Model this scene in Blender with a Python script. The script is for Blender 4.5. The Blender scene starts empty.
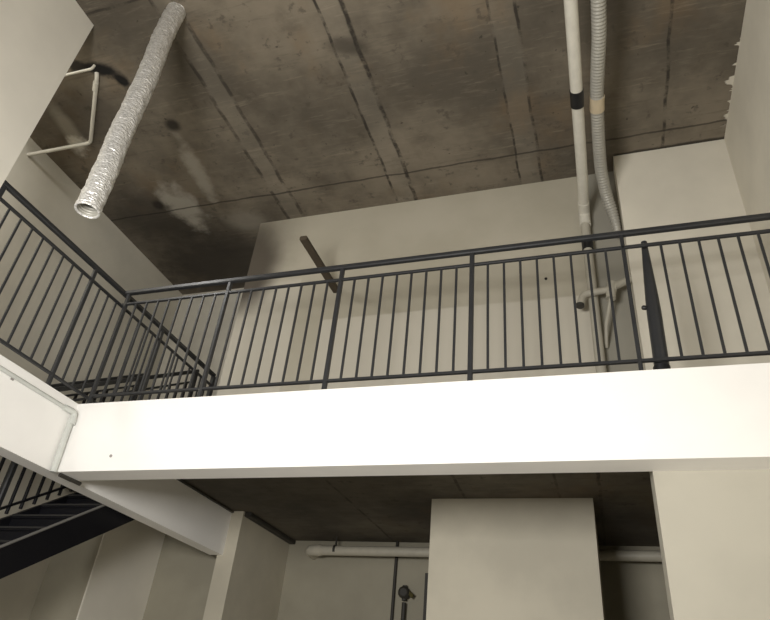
import bpy, bmesh, math, random
from mathutils import Vector, Matrix, noise
C = bpy.context.scene.collection
random.seed(7)
Z0 = 1.5                      # eye height; heights below are measured from the eye

# ------------------------------------------------------------------ nodes
class NT:
    def __init__(s, mat):
        mat.use_nodes = True
        s.t = mat.node_tree; s.t.nodes.clear()
        s.out = s.t.nodes.new('ShaderNodeOutputMaterial')
        s.b = s.t.nodes.new('ShaderNodeBsdfPrincipled')
        s.t.links.new(s.b.outputs[0], s.out.inputs[0])
    def put(s, sock, v):
        if v is None: return
        if isinstance(v, bpy.types.NodeSocket): s.t.links.new(v, sock)
        else:
            if hasattr(sock.default_value, '__len__') and len(sock.default_value) == 4 and hasattr(v, '__len__') and len(v) == 3: v = (*v, 1)
            sock.default_value = v
    def math(s, op, a, b=None, c=None, clamp=False):
        n = s.t.nodes.new('ShaderNodeMath'); n.operation = op; n.use_clamp = clamp
        for i, v in enumerate((a, b, c)): s.put(n.inputs[i], v)
        return n.outputs[0]
    def noise(s, vec, scale, detail=4, rough=.55):
        n = s.t.nodes.new('ShaderNodeTexNoise'); s.put(n.inputs['Vector'], vec)
        n.inputs['Scale'].default_value = scale; n.inputs['Detail'].default_value = detail; n.inputs['Roughness'].default_value = rough
        return n.outputs[0]
    def pos(s):
        return s.t.nodes.new('ShaderNodeNewGeometry').outputs['Position']
    def obj(s):
        return s.t.nodes.new('ShaderNodeTexCoord').outputs['Object']
    def sep(s, v):
        n = s.t.nodes.new('ShaderNodeSeparateXYZ'); s.put(n.inputs[0], v); return n.outputs
    def scale(s, v, k):
        n = s.t.nodes.new('ShaderNodeMapping'); n.vector_type = 'POINT'; s.put(n.inputs[0], v); n.inputs['Scale'].default_value = k
        return n.outputs[0]
    def mix(s, f, a, b, mode='MIX'):
        n = s.t.nodes.new('ShaderNodeMix'); n.data_type = 'RGBA'; n.blend_type = mode; n.clamp_factor = True
        s.put(n.inputs[0], f); s.put(n.inputs[6], a); s.put(n.inputs[7], b)
        return n.outputs[2]
    def ss(s, v, lo, hi):
        n = s.t.nodes.new('ShaderNodeMapRange'); n.interpolation_type = 'SMOOTHSTEP'
        s.put(n.inputs[0], v); n.inputs[1].default_value = lo; n.inputs[2].default_value = hi
        return n.outputs[0]
    def bump(s, h, strength, dist=.01):
        n = s.t.nodes.new('ShaderNodeBump'); n.inputs['Strength'].default_value = strength; n.inputs['Distance'].default_value = dist
        s.put(n.inputs['Height'], h); s.t.links.new(n.outputs[0], s.b.inputs['Normal'])
    def set(s, **k):
        for a, v in k.items(): s.put(s.b.inputs[a.replace('_', ' ')], v)

MAT = {}
def paint(name, col, var=.06, rough=.85, bump=.15):
    m = bpy.data.materials.new(name); n = NT(m); p = n.pos()
    a = n.noise(p, 1.3, 5); b = n.noise(p, 45, 3)
    d = tuple(c * (1 - var * 2) for c in col); l = tuple(min(1, c * (1 + var)) for c in col)
    n.set(Base_Color=n.mix(n.ss(a, .3, .7), d, l), Roughness=rough)
    n.bump(n.math('ADD', a, n.math('MULTIPLY', b, .25)), bump)
    MAT[name] = m; return m
def metal(name, col, rough=.4, metallic=0., var=.15, spec=.5):
    m = bpy.data.materials.new(name); n = NT(m); a = n.noise(n.pos(), 14, 4)
    d = tuple(c * (1 - var) for c in col); l = tuple(c * (1 + var) for c in col)
    n.set(Base_Color=n.mix(a, d, l), Roughness=n.math('ADD', n.math('MULTIPLY', a, .15), rough - .07), Metallic=metallic)
    n.put(n.b.inputs['Specular IOR Level'], spec)
    MAT[name] = m; return m

paint('beam_white', (.90, .885, .855), .02)
paint('wall_putty', (.60, .57, .49), .05)
paint('pier_putty', (.70, .66, .56), .04)
paint('near_wall_putty', (.77, .735, .65), .03)
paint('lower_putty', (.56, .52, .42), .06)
paint('floor_screed', (.52, .49, .43), .08)
metal('rail_black', (.026, .027, .029), .34, 0, .2, .5)
metal('stair_black', (.006, .006, .008), .42, 0, .2, .22)
metal('edge_dark', (.022, .021, .020), .5)
metal('highlight_grey', (.13, .125, .115), .45)
metal('pipe_white', (.60, .575, .50), .38)
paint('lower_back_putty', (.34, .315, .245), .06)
metal('pipe_dull', (.50, .47, .39), .4)
metal('conduit_white', (.56, .575, .54), .4)
metal('pipe_painted_shaded', (.40, .375, .31), .6)  # drop matches the wall; on the waste pipe this paints in the pier's shade
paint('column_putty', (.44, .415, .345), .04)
metal('rubber_black', (.008, .008, .009), .45)
metal('tape_beige', (.55, .46, .32), .6)
metal('rust_brown', (.060, .045, .028), .8, 0, .35)
metal('grey_plug', (.30, .28, .26), .7)
metal('dark_pipe', (.035, .032, .026), .6)
metal('hose_grey', (.38, .365, .32), .42, .15)
metal('brass_green', (.10, .085, .03), .45, .4)

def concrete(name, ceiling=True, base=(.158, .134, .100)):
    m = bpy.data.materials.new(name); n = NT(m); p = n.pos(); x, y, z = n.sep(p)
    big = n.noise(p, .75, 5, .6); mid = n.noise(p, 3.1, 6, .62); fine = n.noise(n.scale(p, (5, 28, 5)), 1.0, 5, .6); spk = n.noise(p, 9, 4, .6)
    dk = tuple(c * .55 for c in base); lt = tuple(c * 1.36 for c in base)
    c = n.mix(n.ss(big, .32, .68), dk, lt)
    c = n.mix(n.math('MULTIPLY', n.ss(mid, .45, .75), .55), c, (base[0] * .55, base[1] * .53, base[2] * .5))
    c = n.mix(n.math('MULTIPLY', n.ss(fine, .5, .8), .30), c, tuple(k * 1.6 for k in base))
    rust = n.noise(n.scale(p, (1.1, .8, 1)), 1.0, 4, .6)
    c = n.mix(n.math('MULTIPLY', n.ss(rust, .52, .68), .45), c, (base[0] * 1.15, base[1] * .92, base[2] * .68))
    scr = n.noise(n.scale(p, (1.6, 16, 1)), 1.0, 6, .7)
    c = n.mix(n.math('MULTIPLY', n.ss(scr, .58, .70), .38), c, tuple(k * 1.75 for k in base))
    c = n.mix(n.math('MULTIPLY', n.ss(scr, .44, .34), .35), c, tuple(k * .5 for k in base))
    pit = n.noise(p, 17, 3, .5)
    c = n.mix(n.math('MULTIPLY', n.ss(pit, .70, .76), .75), c, tuple(k * .25 for k in base))
    c = n.mix(n.math('MULTIPLY', n.ss(spk, .60, .70), .6), c, tuple(k * .45 for k in base))
    wx = n.math('ADD', x, n.math('MULTIPLY', n.math('SUBTRACT', n.noise(p, 2.8, 5), .5), .055))
    wy = n.math('ADD', y, n.math('MULTIPLY', n.math('SUBTRACT', n.noise(p, 2.6, 4), .5), .06))
    def line(co, at, w, amt, col, rag=True):
        nonlocal c
        d = n.math('ABSOLUTE', n.math('SUBTRACT', co, at))
        k = n.math('SUBTRACT', 1.0, n.ss(d, w * .35, w))
        if rag: k = n.math('MULTIPLY', k, n.ss(n.noise(p, 5.5, 4, .65), .36, .60))
        c = n.mix(n.math('MULTIPLY', k, amt), c, col)
    def band(co, lo, hi, amt, col):
        nonlocal c
        k = n.math('MULTIPLY', n.ss(co, lo - .02, lo + .02), n.math('SUBTRACT', 1.0, n.ss(co, hi - .02, hi + .02)))
        c = n.mix(n.math('MULTIPLY', k, amt), c, col)
    def blot(cx, cy, rx, ry, rot, amt, col, rag=.35):
        nonlocal c
        dx = n.math('SUBTRACT', x, cx); dy = n.math('SUBTRACT', y, cy); ca, sa = math.cos(rot), math.sin(rot)
        u = n.math('DIVIDE', n.math('ADD', n.math('MULTIPLY', dx, ca), n.math('MULTIPLY', dy, sa)), rx)
        v = n.math('DIVIDE', n.math('SUBTRACT', n.math('MULTIPLY', dy, ca), n.math('MULTIPLY', dx, sa)), ry)
        r = n.math('SQRT', n.math('ADD', n.math('MULTIPLY', u, u), n.math('MULTIPLY', v, v)))
        r = n.math('ADD', r, n.math('MULTIPLY', n.math('SUBTRACT', n.noise(p, 5.5, 4), .5), rag * 2))
        c = n.mix(n.math('MULTIPLY', n.math('SUBTRACT', 1.0, n.ss(r, .35, 1.15)), amt), c, col)
    blk = (.018, .014, .010); pale = (.36, .33, .27); soot = (.034, .028, .021)
    if ceiling:
        for a, b in ((-3.27, -3.07), (-1.89, -1.675), (-.50, -.285)):
            band(wx, a, b, .10, pale)
        blot(-4.55, 5.75, 1.15, .9, .1, .85, soot)
        blot(-4.85, 4.7, .75, .55, .2, .65, soot)
        blot(-4.75, 3.2, .9, .55, .3, .55, soot)
        blot(-4.45, 4.62, .24, .48, -.10, .85, (.42, .39, .33), .8)
        blot(-3.97, 4.15, .11, .60, .13, .8, pale, .8)
        blot(-3.80, 5.02, .34, .22, .2, .40, pale)
        blot(-5.02, 3.25, .12, .36, .15, .5, pale)
        blot(-3.86, 3.47, .10, .10, 0, .9, blk)
        blot(-4.75, 4.52, .08, .10, .3, .9, blk)
        blot(-4.16, 2.72, .20, .09, .6, 1, (.006, .005, .004), .8); blot(-4.05, 2.86, .13, .07, 1.1, 1, (.006, .005, .004), .8); blot(-4.36, 2.64, .14, .07, .3, .9, (.008, .006, .005), .8)
        blot(-5.07, 3.49, .13, .13, 0, 1, (.60, .56, .48), 1.1)
        blot(-1.77, 3.05, .22, .12, .4, .6, blk)
        for at in (-3.27, -3.07): line(wx, at, .028, .7, blk)
        for at, w in ((-1.89, .020), (-1.675, .030)): line(wx, at, w, .9, blk)
        for at, w in ((-.50, .016), (-.285, .020), (.90, .020)): line(wx, at, w, .85, blk)
        line(wy, 4.64, .016, .7, blk, False)
        line(wy, 2.2, .018, .7, blk)
        kp = n.math('MULTIPLY', n.math('SUBTRACT', 1.0, n.ss(n.math('ABSOLUTE', n.math('SUBTRACT', wy, 4.865)), .012, .035)), n.ss(x, .43, .46))
        c = n.mix(n.math('MULTIPLY', kp, .85), c, blk)
        # paint from the wall dragged raggedly over the edge of the slab
        rag = n.noise(n.scale(p, (1.5, 9, 1)), 1.0, 3, .65)
        e = n.math('ADD', x, n.math('MULTIPLY', n.math('SUBTRACT', rag, .555), .52))
        k = n.math('MULTIPLY', n.ss(e, 1.425, 1.44), n.math('SUBTRACT', 1.0, n.ss(y, 4.55, 4.75)))
        c = n.mix(k, c, (.62, .58, .49))
    else:
        line(wx, -1.2, .02, .7, blk); line(wx, .0, .02, .7, blk); line(wx, -.35, .016, .6, blk); line(wx, -2.4, .02, .6, blk)
        blot(-2.6, 5.4, 1.2, 1.1, .2, .45, soot); blot(-.2, 6.6, 1.0, .9, .2, .5, soot)
    n.set(Base_Color=c, Roughness=.92)
    n.bump(n.math('ADD', mid, n.math('MULTIPLY', spk, .5)), .35, .015)
    MAT[name] = m
concrete('ceiling_concrete', True)
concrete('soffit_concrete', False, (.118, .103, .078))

def back_wall_mat():
    m = bpy.data.materials.new('wall_back_putty'); n = NT(m); p = n.pos(); x, y, z = n.sep(p)
    a = n.noise(p, 1.1, 5); b = n.noise(p, 40, 3)
    c = n.mix(n.ss(a, .3, .7), (.42, .387, .305), (.48, .445, .36))
    # second coat of putty brought up to shoulder height, with a square end
    zz = n.math('ADD', z, n.math('MULTIPLY', n.math('SUBTRACT', n.noise(p, 3, 3), .5), .02))
    low = n.math('SUBTRACT', 1.0, n.ss(zz, 3.485 + Z0 - .012, 3.485 + Z0 + .012))
    leftp = n.math('SUBTRACT', 1.0, n.ss(x, -2.945, -2.925)); lz = n.math('SUBTRACT', 1.0, n.ss(z, 4.05 + Z0 - .05, 4.05 + Z0 + .05))
    k = n.math('MAXIMUM', n.math('MULTIPLY', low, n.ss(x, -2.62, -2.60)), n.math('MULTIPLY', leftp, lz))
    c = n.mix(k, c, (.535, .50, .42))
    # pier's shade painted as a darker grey beside the drain pipe
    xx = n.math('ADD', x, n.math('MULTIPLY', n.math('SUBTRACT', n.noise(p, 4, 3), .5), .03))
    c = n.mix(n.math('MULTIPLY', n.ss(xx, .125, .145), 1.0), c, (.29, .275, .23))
    # darker brown patches at the end of the wall
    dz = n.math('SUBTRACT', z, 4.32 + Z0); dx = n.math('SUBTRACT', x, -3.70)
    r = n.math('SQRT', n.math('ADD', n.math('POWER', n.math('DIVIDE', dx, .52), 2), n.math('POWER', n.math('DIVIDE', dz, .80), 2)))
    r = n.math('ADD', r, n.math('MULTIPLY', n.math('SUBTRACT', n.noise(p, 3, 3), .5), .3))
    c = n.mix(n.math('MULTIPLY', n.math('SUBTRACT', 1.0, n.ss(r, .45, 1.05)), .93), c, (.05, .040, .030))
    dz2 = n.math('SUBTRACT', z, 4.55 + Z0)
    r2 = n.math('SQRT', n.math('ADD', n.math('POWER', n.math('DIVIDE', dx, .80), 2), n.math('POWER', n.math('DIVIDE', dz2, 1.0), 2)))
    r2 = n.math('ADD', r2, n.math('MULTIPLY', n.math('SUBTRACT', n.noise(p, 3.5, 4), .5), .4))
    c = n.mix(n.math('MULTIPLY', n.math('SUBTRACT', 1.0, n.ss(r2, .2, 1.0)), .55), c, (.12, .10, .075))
    n.set(Base_Color=c, Roughness=.88)
    n.bump(n.math('ADD', a, n.math('MULTIPLY', b, .2)), .15)
    MAT['wall_back_putty'] = m
back_wall_mat()

def foil_mat():
    m = bpy.data.materials.new('foil'); n = NT(m); p = n.obj()
    a = n.noise(n.scale(p, (1, 1, 1.5)), 60, 4, .7); b = n.noise(p, 150, 2, .6)
    v = n.t.nodes.new('ShaderNodeTexVoronoi'); v.feature = 'F1'; n.put(v.inputs['Vector'], n.scale(p, (1, 1, 1.7))); v.inputs['Scale'].default_value = 46
    n.set(Base_Color=n.mix(n.ss(a, .35, .6), (.74, .73, .70), (.98, .97, .95)), Roughness=n.math('ADD', n.math('MULTIPLY', a, .22), .20), Metallic=.60)
    n.bump(n.math('ADD', n.math('MULTIPLY', v.outputs[0], 1.0), n.math('ADD', n.math('MULTIPLY', a, .8), n.math('MULTIPLY', b, .3))), .42, .02)
    MAT['foil'] = m
foil_mat()

# ------------------------------------------------------------------ geometry (heights in eye-space, lifted by Z0 when built)
class MB:
    def __init__(s): s.v = []; s.f = []; s.sm = []
    def add(s, vs, fs, smooth=False):
        o = len(s.v); s.v += [Vector(v) for v in vs]
        for f in fs: s.f.append([i + o for i in f]); s.sm.append(smooth)
        return s
    def box(s, a, b):
        (x0, y0, z0), (x1, y1, z1) = a, b
        x0, x1 = sorted((x0, x1)); y0, y1 = sorted((y0, y1)); z0, z1 = sorted((z0, z1))
        return s.add([(x, y, z) for x in (x0, x1) for y in (y0, y1) for z in (z0, z1)],
                     [(0, 1, 3, 2), (4, 6, 7, 5), (0, 4, 5, 1), (2, 3, 7, 6), (0, 2, 6, 4), (1, 5, 7, 3)])
    def prism(s, poly, axis, lo, hi):
        # poly: (Y,Z) extruded along X, or (X,Y) extruded along Z
        n = len(poly); vs = []
        for t in (lo, hi):
            for a, b in poly: vs.append((t, a, b) if axis == 'X' else (a, b, t))
        return s.add(vs, [tuple(range(n))[::-1], tuple(range(n, 2 * n))] + [(i, (i + 1) % n, n + (i + 1) % n, n + i) for i in range(n)])
    def bar(s, a, b, w, h, up=(0, 0, 1)):
        # rectangular section with softened corners
        a = Vector(a); b = Vector(b); d = (b - a).normalized(); u = Vector(up)
        sx = d.cross(u).normalized(); sy = sx.cross(d).normalized(); c = min(w, h) * .18
        pr = [(-w/2 + c, -h/2), (w/2 - c, -h/2), (w/2, -h/2 + c), (w/2, h/2 - c), (w/2 - c, h/2), (-w/2 + c, h/2), (-w/2, h/2 - c), (-w/2, -h/2 + c)]
        vs = [p + sx * x + sy * y for p in (a, b) for x, y in pr]
        return s.add(vs, [tuple(range(8))[::-1], tuple(range(8, 16))] + [(i, (i + 1) % 8, 8 + (i + 1) % 8, 8 + i) for i in range(8)])
    def tube(s, pts, r, n=20, cap=True, inner=None):
        pts = [Vector(p) for p in pts]; m = len(pts)
        rs = r if hasattr(r, '__len__') else [r] * m
        T = [((pts[min(i + 1, m - 1)] - pts[max(i - 1, 0)]).normalized()) for i in range(m)]
        u = T[0].orthogonal().normalized(); vs = []
        for i in range(m):
            u = (u - T[i] * u.dot(T[i])).normalized(); w = T[i].cross(u)
            for k in range(n):
                t = 2 * math.pi * k / n; vs.append(pts[i] + (u * math.cos(t) + w * math.sin(t)) * rs[i])
        fs = [(i * n + k, i * n + (k + 1) % n, (i + 1) * n + (k + 1) % n, (i + 1) * n + k) for i in range(m - 1) for k in range(n)]
        s.add(vs, fs, True)
        if cap: s.add([vs[k] for k in range(n)], [tuple(range(n))[::-1]]); s.add(vs[-n:], [tuple(range(n))])
        return s
    def build(s, name, mat, parent=None):
        lift = Vector((0, 0, Z0)); vs = [v + lift for v in s.v]
        if parent is not None: org = parent_loc(parent)
        else:
            lo = [min(v[i] for v in vs) for i in range(3)]; hi = [max(v[i] for v in vs) for i in range(3)]
            org = Vector(((lo[0] + hi[0]) / 2, (lo[1] + hi[1]) / 2, lo[2]))
        me = bpy.data.meshes.new(name)
        me.from_pydata([v - org for v in vs], [], s.f); me.validate()
        bm = bmesh.new(); bm.from_mesh(me); bmesh.ops.recalc_face_normals(bm, faces=bm.faces); bm.to_mesh(me); bm.free()
        if len(me.polygons) == len(s.sm):
            for p, q in zip(me.polygons, s.sm): p.use_smooth = q
        me.materials.append(MAT[mat]); o = bpy.data.objects.new(name, me); C.objects.link(o)
        if parent is not None: o.parent = parent
        else: o.location = org
        return o
def parent_loc(o):
    v = Vector(o.location)
    while o.parent: o = o.parent; v += Vector(o.location)
    return v
def tag(o, label, cat, group=None):
    o['label'] = label; o['category'] = cat
    if group: o['group'] = group
    return o
def empty(name, loc, label, cat):
    o = bpy.data.objects.new(name, None); C.objects.link(o); o.location = (loc[0], loc[1], loc[2] + Z0); o.empty_display_size = .1
    return tag(o, label, cat)
def struct(name, mb, mat):
    o = mb.build(name, mat); o['kind'] = 'structure'; return o
def copy_part(src, parent, offset):
    o = src.copy(); C.objects.link(o); o.parent = parent; o.location = Vector(src.location) + Vector(offset); return o
def smooth_path(pts, n=12):
    P = [Vector(p) for p in pts]; out = []
    for i in range(len(P) - 1):
        a = P[max(i - 1, 0)]; b = P[i]; c = P[i + 1]; d = P[min(i + 2, len(P) - 1)]
        for k in range(n):
            t = k / n
            out.append(.5 * ((2 * b) + (c - a) * t + (2 * a - 5 * b + 4 * c - d) * t * t + (3 * b - a - 3 * c + d) * t ** 3))
    return out + [P[-1]]
def fillet(pts, r=.08, n=8):
    P = [Vector(p) for p in pts]; out = [P[0]]
    for i in range(1, len(P) - 1):
        a = (P[i - 1] - P[i]); b = (P[i + 1] - P[i]); k = min(r, a.length * .45, b.length * .45)
        s, e = P[i] + a.normalized() * k, P[i] + b.normalized() * k
        for j in range(n + 1):
            t = j / n; out.append(s * (1 - t) ** 2 + P[i] * 2 * t * (1 - t) + e * t * t)
    return out + [P[-1]]

# ------------------------------------------------------------------ the room
FL = -Z0; ZB, ZT, ZS, H = 1.383, 1.945, 1.855, 5.0
XL, XW, XR = -3.93, -5.54, 1.45
YF, YB = 3.70, 3.90
struct('floor', MB().box((XW - .2, -4.2, FL - .15), (XR + .2, 7.75, FL)), 'floor_screed')
struct('ceiling', MB().box((XW - .2, -4.2, H), (XR + .2, 7.75, H + .2)), 'ceiling_concrete')
struct('wall_right', MB().box((XR, -4.2, FL), (XR + .2, 7.75, H)), 'pier_putty')
struct('wall_left', MB().box((XW - .2, -4.2, FL), (XW, 7.75, H)), 'wall_putty')
struct('wall_front', MB().box((XW, -4.2, FL), (XR, -4.0, H)), 'wall_putty')
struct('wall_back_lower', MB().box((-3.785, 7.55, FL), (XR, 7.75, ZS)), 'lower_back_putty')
struct('wall_near_left', MB().box((-4.09, -4.0, ZT), (XL + .005, 2.305, H)), 'near_wall_putty')
struct('beam_left', MB().box((-4.09, -4.0, ZB), (XL, 6.30, ZT)), 'beam_white')
struct('beam_front', MB().box((XL, YF, ZB), (XR, YB, ZT)), 'beam_white')
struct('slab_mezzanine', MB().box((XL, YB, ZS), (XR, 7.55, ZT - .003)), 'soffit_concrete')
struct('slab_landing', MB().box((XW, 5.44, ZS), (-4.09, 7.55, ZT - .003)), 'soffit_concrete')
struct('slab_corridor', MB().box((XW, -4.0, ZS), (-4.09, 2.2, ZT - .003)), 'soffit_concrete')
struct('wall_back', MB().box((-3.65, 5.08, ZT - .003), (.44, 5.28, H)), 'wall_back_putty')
struct('wall_far', MB().box((XW, 6.30, ZT - .003), (-3.45, 6.50, H)), 'wall_putty')
struct('wall_return', MB().box((-3.65, 5.28, ZT - .003), (-3.45, 6.30, H)), 'wall_putty')
struct('column_upper', MB().box((.44, 4.87, ZT - .003), (XR, 5.28, H)), 'pier_putty')
struct('column_lower', MB().box((.305, 3.895, FL), (XR, 4.15, ZS)), 'column_putty')
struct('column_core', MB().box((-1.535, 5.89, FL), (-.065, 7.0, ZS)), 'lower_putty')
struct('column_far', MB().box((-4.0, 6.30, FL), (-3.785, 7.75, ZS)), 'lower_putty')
struct('wall_stair_back', MB().box((-4.95, 6.60, FL), (-4.0, 7.75, ZS)), 'lower_back_putty')  # darker putty puts shade into the wall's colour
struct('column_stair', MB().box((XW, 5.61, FL), (-4.97, 7.75, ZS)), 'lower_back_putty')  # darker putty paints the column's front as shaded
struct('column_stair_lit_skin', MB().box((-4.97, 5.612, FL), (-4.95, 6.60, ZS)), 'near_wall_putty')  # thin added skin that paints the column's lit side lighter

# ------------------------------------------------------------------ railings
HR, MR, BR = 3.07, 2.946, 2.040
def post(mb, x, y, top=HR - .02, w=.034): return mb.bar((x, y, ZT), (x, y, top), w, w, (0, 1, 0))
YR = 3.755; XRAIL = -3.945
fr = empty('metal_railing', (-1.25, YR, ZT), 'black steel railing along the top of the long white front beam', 'railing')
MB().bar((-3.921, YR, HR), (XR, YR, HR), .044, .040).build('handrail', 'rail_black', fr)
MB().bar((-3.921, YR, MR), (XR, YR, MR), .026, .022).build('upper_rail', 'rail_black', fr)
MB().bar((-3.87, YR, BR), (XR, YR, BR), .030, .020).build('bottom_rail', 'rail_black', fr)
posts = [-3.885, -2.845, -1.812, -.756, .312, 1.395]
for px in posts:
    m = MB(); post(m, px, YR, w=.026 if px == .312 else .034); m.build('post', 'rail_black', fr)
proto = MB().bar((0, YR, BR + .009), (0, YR, MR - .010), .0175, .0175, (0, 1, 0)).build('baluster', 'rail_black', fr)
xs = []
for a, b in zip(posts, posts[1:-1]): xs += [a + (b - a) * k / 9 for k in range(1, 9)]
xs += [.555 + .1195 * k for k in range(7)]
proto.location = (xs[0], 0, 0)
p0 = proto.location.copy()
for x in xs[1:]: copy_part(proto, fr, (x - xs[0], 0, 0))

lr = empty('metal_railing', (XRAIL, 3.8, ZT), 'black steel railing on the side beam, running from the pale wall past the stair opening', 'railing')
YE = 5.36
MB().bar((XRAIL, 2.312, HR), (XRAIL, YE, HR), .044, .040).build('handrail', 'rail_black', lr)
MB().bar((XRAIL, 2.312, MR), (XRAIL, YE, MR), .026, .022).build('upper_rail', 'rail_black', lr)
MB().bar((XRAIL, 2.312, BR), (XRAIL, YE, BR), .030, .020).build('bottom_rail', 'rail_black', lr)
yp = [2.335, 3.365, 4.37, YE]
for y in yp:
    m = MB(); post(m, XRAIL, y, w=.034 if y < 5 else .05); m.build('post', 'rail_black', lr)
ys = []
for a, b in zip(yp, yp[1:]): ys += [a + (b - a) * k / 9 for k in range(1, 9)]
proto = MB().bar((XRAIL, 0, BR + .009), (XRAIL, 0, MR - .010), .0175, .0175, (0, 1, 0)).build('baluster', 'rail_black', lr)
proto.location = (0, ys[0], 0)
for y in ys[1:]: copy_part(proto, lr, (0, y - ys[0], 0))

# thick tapering pole standing behind the railing
pole = empty('tapered_pole', (.442, 3.835, ZT), 'thick black tapered pole standing behind the front railing where its panels meet', 'pole')
ax = lambda t: (.440 + .022 * t, 3.835, ZT + t * 1.09)
prof = [(0.0, .046), (.08, .046), (.45, .046), (.55, .043), (.7, .036), (.85, .028), (.93, .023), (1.0, .021)]
MB().tube([ax(t) for t, r in prof], [r for t, r in prof], 28).build('shaft', 'rail_black', pole)
MB().tube([(.440, 3.835, ZT), (.440, 3.835, ZT + .085)], .051, 28).build('base_collar', 'rubber_black', pole)
MB().tube([(.405, 3.825, 2.475), (.385, 3.82, 2.475), (.378, 3.818, 2.475)], [.016, .016, .009], 16).build('knob', 'rubber_black', pole)

# ------------------------------------------------------------------ staircase
st = empty('staircase', (-4.55, 2.8, FL), 'black steel staircase climbing behind the side beam to the upper floor', 'staircase')
Y1, RUN, RISE, N = 5.44, 3.445 / .648 / 20, 3.445 / 20, 20
K = .648
zl = lambda y: ZT + K * (y - Y1)                         # nosing line
yb0 = Y1 - 20 * RUN
XN, XF = -4.15, -4.93
for x0, x1 in ((XN, XN - .04), (XF, XF + .04)):
    top = [(yb0 + .02, FL + .1), (Y1, ZT - .005)]
    poly = [(yb0 + .02, FL), (yb0 + .30, FL), (Y1, zl(Y1) - .285), (Y1, ZT - .004), (yb0 + .02, zl(yb0 + .02))]
    sg = MB().prism(poly, 'X', x0, x1).build('stringer', 'stair_black', st)
    if x0 == XN: MB().bar(((x0 + x1) / 2, yb0 + .1, zl(yb0 + .1) + .004), ((x0 + x1) / 2, Y1 - .01, zl(Y1 - .01) + .004), .046, .008).build('edge_highlight', 'highlight_grey', sg)  # added pale strip, a painted highlight along the stringer's top edge
for i in range(1, N):
    yn = Y1 - RUN * i; z = ZT - RISE * i
    m = MB().box((XF + .042, yn - .02, z - .035), (XN - .042, yn + RUN, z)).box((XF + .042, yn + RUN - .012, z), (XN - .042, yn + RUN, z + RISE - .036))
    tr = m.build('tread', 'stair_black', st)
    if i < 9:
        MB().bar((XF + .045, yn - .022, z - .012), (XN - .045, yn - .022, z - .012), .008, .014).build('nosing', 'edge_dark', tr)
for xc in (XN - .02, XF + .02):
    y0 = .45
    top = lambda y: 2.045 + .632 * (y - 3.621)
    MB().bar((xc, y0, top(y0)), (xc, YE - .01, top(YE - .01)), .044, .040).build('handrail', 'rail_black', st)
    MB().bar((xc, y0, top(y0) - .13), (xc, YE - .01, top(YE - .01) - .13), .026, .022).build('upper_rail', 'rail_black', st)
    ys0 = y0 if xc < -4.5 else 4.62
    MB().bar((xc, ys0, zl(ys0) + .10), (xc, Y1 - .03, zl(Y1 - .03) + .10), .026, .022).build('bottom_rail', 'stair_black', st)
    far = xc < -4.5; wp_ = .055 if far else .04
    for y in (y0, 1.75, 3.02, 4.19 if far else 4.62, YE - .02):
        MB().bar((xc, y, zl(y) - .002), (xc, y, top(y) - .01), wp_, wp_, (0, 1, 0)).build('post', 'rail_black', st)
    y = 4.19 - .122 * 30 if far else 4.62 + .12
    while y < YE - .06:
        if min(abs(y - q) for q in (y0, 1.75, 3.02, 4.19)) > .035:
            w_ = .026 if far else .0185
            MB().bar((xc, y, zl(y) + .03 if far else zl(y) + .105), (xc, y, top(y) - .135), w_, w_, (0, 1, 0)).build('baluster', 'stair_black', st)
        y += .122

# ------------------------------------------------------------------ conduit on the side beam
cd = empty('electrical_conduit', (XL + .018, 2.0, ZB), 'white surface conduit along the side beam, turning down in the corner by the front beam', 'conduit')
MB().tube([(XL + .018, -3.9, 1.853), (XL + .018, 3.60, 1.853)], .016, 16).build('pipe_run', 'conduit_white', cd)
MB().tube([(XL + .022, 3.668, 1.79), (XL + .038, 3.672, ZB - .012)], .024, 16).build('pipe_drop', 'conduit_white', cd)
MB().tube(fillet([(XL + .020, 3.57, 1.853), (XL + .034, 3.672, 1.853), (XL + .034, 3.672, 1.77)], .05), .024, 16).build('elbow', 'conduit_white', cd)
MB().tube([(XL + .018, 3.56, 1.853), (XL + .018, 3.60, 1.853)], .023, 16).build('coupling', 'conduit_white', cd)
MB().tube([(XL + .037, 3.672, 1.80), (XL + .037, 3.672, 1.755)], .028, 16).build('coupling', 'conduit_white', cd)
for y in (-1.5, .2, 1.9, 3.05):
    MB().bar((XL + .003, y - .012, 1.853), (XL + .003, y + .012, 1.853), .006, .05).build('clip', 'grey_plug', cd)
MB().tube([(XL + .06, 3.72, ZB - .016), (XL + .075, 3.93, ZB - .016)], .015, 14).build('soffit_stub', 'dark_pipe', cd)

tag(MB().tube([(-3.435, YF, 1.496), (-3.435, YF - .006, 1.496)], .011, 16).build('wall_plug', 'grey_plug'), 'small grey plug in the face of the long white front beam', 'plug')
tag(MB().tube([(-.304, 5.08, 3.715), (-.304, 5.074, 3.715)], .014, 16).build('wall_plug', 'rubber_black'), 'tiny black plug in the upper back wall, above the putty line', 'plug')

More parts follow.
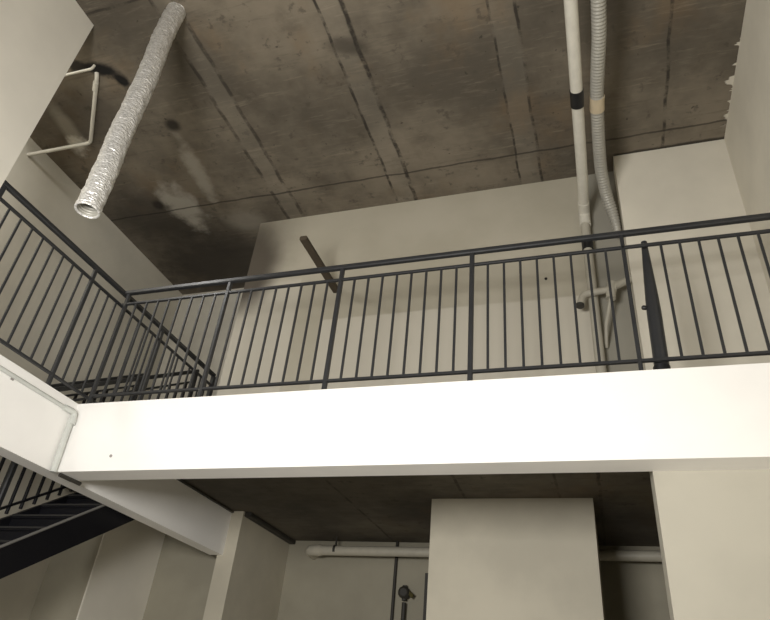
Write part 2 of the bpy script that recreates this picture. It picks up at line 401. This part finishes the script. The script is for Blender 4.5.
# ------------------------------------------------------------------ foil duct hanging from the ceiling
fd = empty('foil_duct', (-3.04, 2.35, 2.66), 'silver foil flexible duct hanging open-ended from the concrete ceiling', 'duct')
ctrl = [(-3.045, 2.35, 2.665), (-3.040, 2.35, 2.95), (-3.058, 2.35, 3.37), (-3.060, 2.35, 3.75), (-3.058, 2.35, 4.1), (-3.085, 2.35, 4.5), (-3.10, 2.36, 4.8), (-3.10, 2.37, 5.0)]
path = smooth_path(ctrl, 42); r0 = .080
mb = MB(); n = 48; vs = []; m = len(path)
for i, p in enumerate(path):
    s = i / (m - 1); L = s * 2.35
    for k in range(n):
        t = 2 * math.pi * k / n
        rib = .0009 * math.sin(2 * math.pi * (L / .032 + t / (2 * math.pi)))
        wr = .0060 * noise.noise(Vector((math.cos(t) * 2.4, math.sin(t) * 2.4, L * 14))) + .004 * noise.noise(Vector((math.cos(t) * 6, math.sin(t) * 6, L * 34 + 9)))
        r = r0 + rib + wr
        vs.append(p + Vector((math.cos(t) * r, math.sin(t) * r, 0)))
mb.add(vs, [(i * n + k, i * n + (k + 1) % n, (i + 1) * n + (k + 1) % n, (i + 1) * n + k) for i in range(m - 1) for k in range(n)], True)
mb.build('foil_sleeve', 'foil', fd)
mb = MB(); vs = []; q = path[:60]
for i, p in enumerate(q):
    for k in range(n):
        t = 2 * math.pi * k / n; r = r0 - .012 + .004 * math.sin(2 * math.pi * (i * .0079 / .032 + t / 6.283))
        vs.append(p + Vector((math.cos(t) * r, math.sin(t) * r, .004)))
mb.add(vs, [(i * n + k, (i + 1) * n + k, (i + 1) * n + (k + 1) % n, i * n + (k + 1) % n) for i in range(len(q) - 1) for k in range(n)], True)
mb.add([vs[-n + k] for k in range(n)], [tuple(range(n))])
mb.build('inner_liner', 'hose_grey', fd)
rim = [path[0] + Vector((math.cos(2 * math.pi * k / 40) * (r0 - .005), math.sin(2 * math.pi * k / 40) * (r0 - .005), 0)) for k in range(41)]
MB().tube(rim, .0085, 12, False).build('rim', 'foil', fd)

# ------------------------------------------------------------------ pipes under the upper ceiling
dp = empty('drain_pipe', (.115, 4.97, ZT), 'cream drain pipe slung under the ceiling with a black coupling, dropping down the back wall', 'pipe')
MB().tube([(.150, .2, 4.60), (.125, 2.95, 4.483), (.119, 3.6, 4.430), (.114, 4.55, 4.395), (.108, 4.86, 4.392)], .049, 24).build('pipe_run', 'pipe_white', dp)
MB().tube(fillet([(.108, 4.82, 4.392), (.106, 4.985, 4.390), (.104, 4.985, 4.24)], .09), .054, 24).build('elbow', 'pipe_white', dp)
MB().tube([(.104, 4.985, 4.26), (.104, 4.985, ZT)], .043, 24).build('pipe_drop', 'pipe_painted_shaded', dp)
MB().tube([(.1195, 3.53, 4.437), (.1185, 3.68, 4.425)], .055, 24).build('coupling', 'rubber_black', dp)
MB().tube([(.104, 4.985, 4.06), (.104, 4.985, 3.93)], .052, 24).build('drop_coupling', 'rubber_black', dp)

fx = empty('flexible_hose', (.30, 4.0, 4.4), 'grey ribbed hose under the ceiling beside the drain pipe, with a beige tape band', 'hose')
fp = smooth_path([(.33, .6, 4.60), (.325, 2.0, 4.56), (.318, 3.04, 4.547), (.301, 3.37, 4.547), (.279, 3.79, 4.547), (.281, 4.4, 4.495), (.297, 4.62, 4.453), (.324, 4.80, 4.399), (.362, 4.92, 4.302), (.385, 4.985, 4.18), (.392, 5.01, 4.05)], 4)
# resample evenly
acc = [0.0]
for a, b in zip(fp, fp[1:]): acc.append(acc[-1] + (b - a).length)
def at(d):
    for i in range(len(acc) - 1):
        if acc[i + 1] >= d: return fp[i].lerp(fp[i + 1], (d - acc[i]) / max(1e-9, acc[i + 1] - acc[i]))
    return fp[-1]
step = .0075; cnt = int(acc[-1] / step); pts = [at(i * step) for i in range(cnt)]
rs = [(.056 if i % 4 in (0, 1) else .047) * (1 - .45 * max(0, (i - cnt * .93) / (cnt * .07))) for i in range(cnt)]
MB().tube(pts, rs, 20).build('ribbed_tube', 'hose_grey', fx)
MB().tube([(.283, 3.72, 4.547), (.279, 3.79, 4.547), (.279, 3.86, 4.543)], .0605, 24).build('tape_band', 'tape_beige', fx)

bp_ = empty('waste_pipe', (.2, 4.97, 3.05), 'short bent white waste pipe on the back wall beside the pier, below the drain pipe', 'pipe')
MB().tube(fillet([(.438, 4.905, 3.49), (.285, 4.89, 3.415), (.23, 4.89, 3.375)], .03), .034, 18).build('inlet', 'pipe_painted_shaded', bp_)
MB().tube(fillet([(.30, 4.89, 3.395), (.02, 4.89, 3.365), (-.015, 4.89, 3.25)], .07), .032, 18).build('trap_arm', 'pipe_painted_shaded', bp_)
MB().tube([(.272, 4.89, 3.455), (.245, 4.89, 3.29)], .042, 18).build('tee_joint', 'pipe_painted_shaded', bp_)
MB().tube([(.25, 4.89, 3.31), (.185, 4.93, 3.05), (.17, 5.06, 2.9)], .016, 14).build('branch', 'pipe_painted_shaded', bp_)
MB().tube([(-.014, 4.89, 3.262), (-.017, 4.89, 3.235)], .037, 18).build('end_socket', 'dark_pipe', bp_)

tag(MB().bar((-2.485, 4.18, 3.84), (-2.485, 5.078, 3.84), .075, .05).build('steel_bar', 'rust_brown'), 'short rusty brown bar jutting out of the upper back wall', 'bar')

sp = empty('water_pipe', (-4.9, 3.2, 4.8), 'thin white water pipe bent across the ceiling near the hanging foil duct', 'pipe')
MB().tube(fillet([(-4.235, 2.735, 5.0), (-4.24, 2.76, 4.965), (-4.87, 3.45, 4.955), (-5.54, 3.33, 4.80)], .05), .020, 14).build('pipe_run', 'pipe_white', sp)
MB().tube([(-4.28, 2.80, 4.963), (-4.36, 2.885, 4.963)], .026, 14).build('socket', 'pipe_white', sp)
tp = MB().tube(fillet([(-4.20, 2.66, 5.0), (-4.22, 2.665, 4.96), (-4.60, 2.66, 4.96), (-5.54, 2.63, 4.93)], .03), .013, 12).build('water_pipe', 'pipe_white')
tag(tp, 'thinnest white pipe, running from the dark ceiling hole behind the pale wall', 'pipe')
# ------------------------------------------------------------------ under the mezzanine
wp = empty('waste_pipe', (-1.4, 7.3, 1.65), 'long horizontal cream waste pipe below the mezzanine slab by the back wall', 'pipe')
MB().tube([(-3.28, 7.32, 1.690), (1.40, 7.32, 1.705)], .055, 24).build('pipe_run', 'pipe_dull', wp)
MB().tube(fillet([(-3.22, 7.32, 1.69), (-3.40, 7.32, 1.69), (-3.42, 7.54, 1.69)], .09), .062, 24).build('elbow', 'pipe_dull', wp)
MB().tube([(-3.30, 7.32, 1.69), (-3.24, 7.32, 1.69)], .066, 24).build('coupling', 'pipe_dull', wp)
for x in (-3.06, -1.72):
    m = MB().bar((x, 7.32, 1.70), (x, 7.32, ZS), .02, .02, (0, 1, 0)).tube([(x - .015, 7.32, 1.698), (x + .015, 7.32, 1.698)], .059, 20)
    m.build('hanger', 'dark_pipe', wp)
vp = empty('supply_pipe', (-2.355, 7.5, FL), 'dark vertical supply pipe on the lower back wall, under the cream waste pipe', 'pipe')
MB().tube([(-2.355, 7.515, ZS), (-2.355, 7.515, FL)], .018, 14).build('riser', 'dark_pipe', vp)
vl = empty('valve', (-2.19, 7.46, 1.2), 'dark round valve with a greenish brass handle on the lower back wall', 'valve')
MB().tube([(-2.21, 7.545, 1.28), (-2.21, 7.49, 1.28), (-2.21, 7.42, 1.28), (-2.21, 7.405, 1.28)], [.03, .065, .065, .04], 22).build('body', 'dark_pipe', vl)
MB().tube([(-2.21, 7.47, 1.18), (-2.21, 7.47, FL)], .025, 14).build('inlet_pipe', 'dark_pipe', vl)
MB().bar((-2.19, 7.45, 1.31), (-2.10, 7.43, 1.24), .03, .045).build('handle', 'brass_green', vl)
MB().bar((-2.21, 7.47, 1.20), (-2.21, 7.47, 1.36), .05, .05, (0, 1, 0)).build('neck', 'dark_pipe', vl)
tag(MB().box((-1.98, 7.46, FL), (-1.90, 7.548, 1.50)).build('upright_strip', 'dark_pipe'), 'narrow dark upright strip beside the white core wall, low at the back', 'duct')  # plain dark upright strip next to the core wall
tag(MB().bar((-3.742, 6.33, ZS - .026), (-3.742, 7.53, ZS - .026), .085, .05).build('cable_tray', 'dark_pipe'), 'dark cable tray running under the slab to the lower back corner', 'cable tray')
tag(MB().bar((-3.912, 3.92, ZS - .013), (-3.912, 6.28, ZS - .013), .033, .024).build('joint_strip', 'dark_pipe'), 'thin dark strip tucked between the slab and the side beam', 'trunking')  # plain dark strip along the joint of slab and side beam

# ------------------------------------------------------------------ light
def area(name, loc, target, sx, sy, power, col):
    l = bpy.data.lights.new(name, 'AREA'); l.shape = 'RECTANGLE'; l.size = sx; l.size_y = sy; l.energy = power; l.color = col
    o = bpy.data.objects.new(name, l); C.objects.link(o); o.location = (loc[0], loc[1], loc[2] + Z0)
    d = Vector((target[0], target[1], target[2] + Z0)) - o.location
    o.rotation_euler = d.to_track_quat('-Z', 'Y').to_euler(); return o
area('work_light', (-1.4, -0.5, 0.75), (-1.2, 3.7, 2.0), 1.3, .9, 240, (1, .975, .935))
area('corridor_lamp', (-4.75, 1.5, 4.90), (-4.85, 2.3, 0), .3, 1.2, 68, (1, .975, .935))
w = bpy.data.worlds.new('world'); bpy.context.scene.world = w; w.use_nodes = True
w.node_tree.nodes['Background'].inputs[0].default_value = (.5, .48, .44, 1); w.node_tree.nodes['Background'].inputs[1].default_value = .05

# ------------------------------------------------------------------ camera
R = ((0.9510419, 0.2960915, 0.0885950), (-0.0920851, 0.5451097, -0.8332921), (-0.2950247, 0.7843375, 0.5456878))
M = Matrix(((R[0][0], -R[1][0], -R[2][0], 0), (R[0][1], -R[1][1], -R[2][1], 0), (R[0][2], -R[1][2], -R[2][2], Z0), (0, 0, 0, 1)))
cam = bpy.data.cameras.new('camera'); co = bpy.data.objects.new('camera', cam); C.objects.link(co)
co.matrix_world = M; cam.sensor_fit = 'HORIZONTAL'; cam.sensor_width = 36; cam.lens = 36 * 635.887 / 770; cam.clip_start = .02
S = bpy.context.scene; S.camera = co
S.view_settings.view_transform = 'Standard'; S.view_settings.look = 'None'; S.view_settings.gamma = 1; S.view_settings.use_curve_mapping = False
S.view_settings.exposure = 0
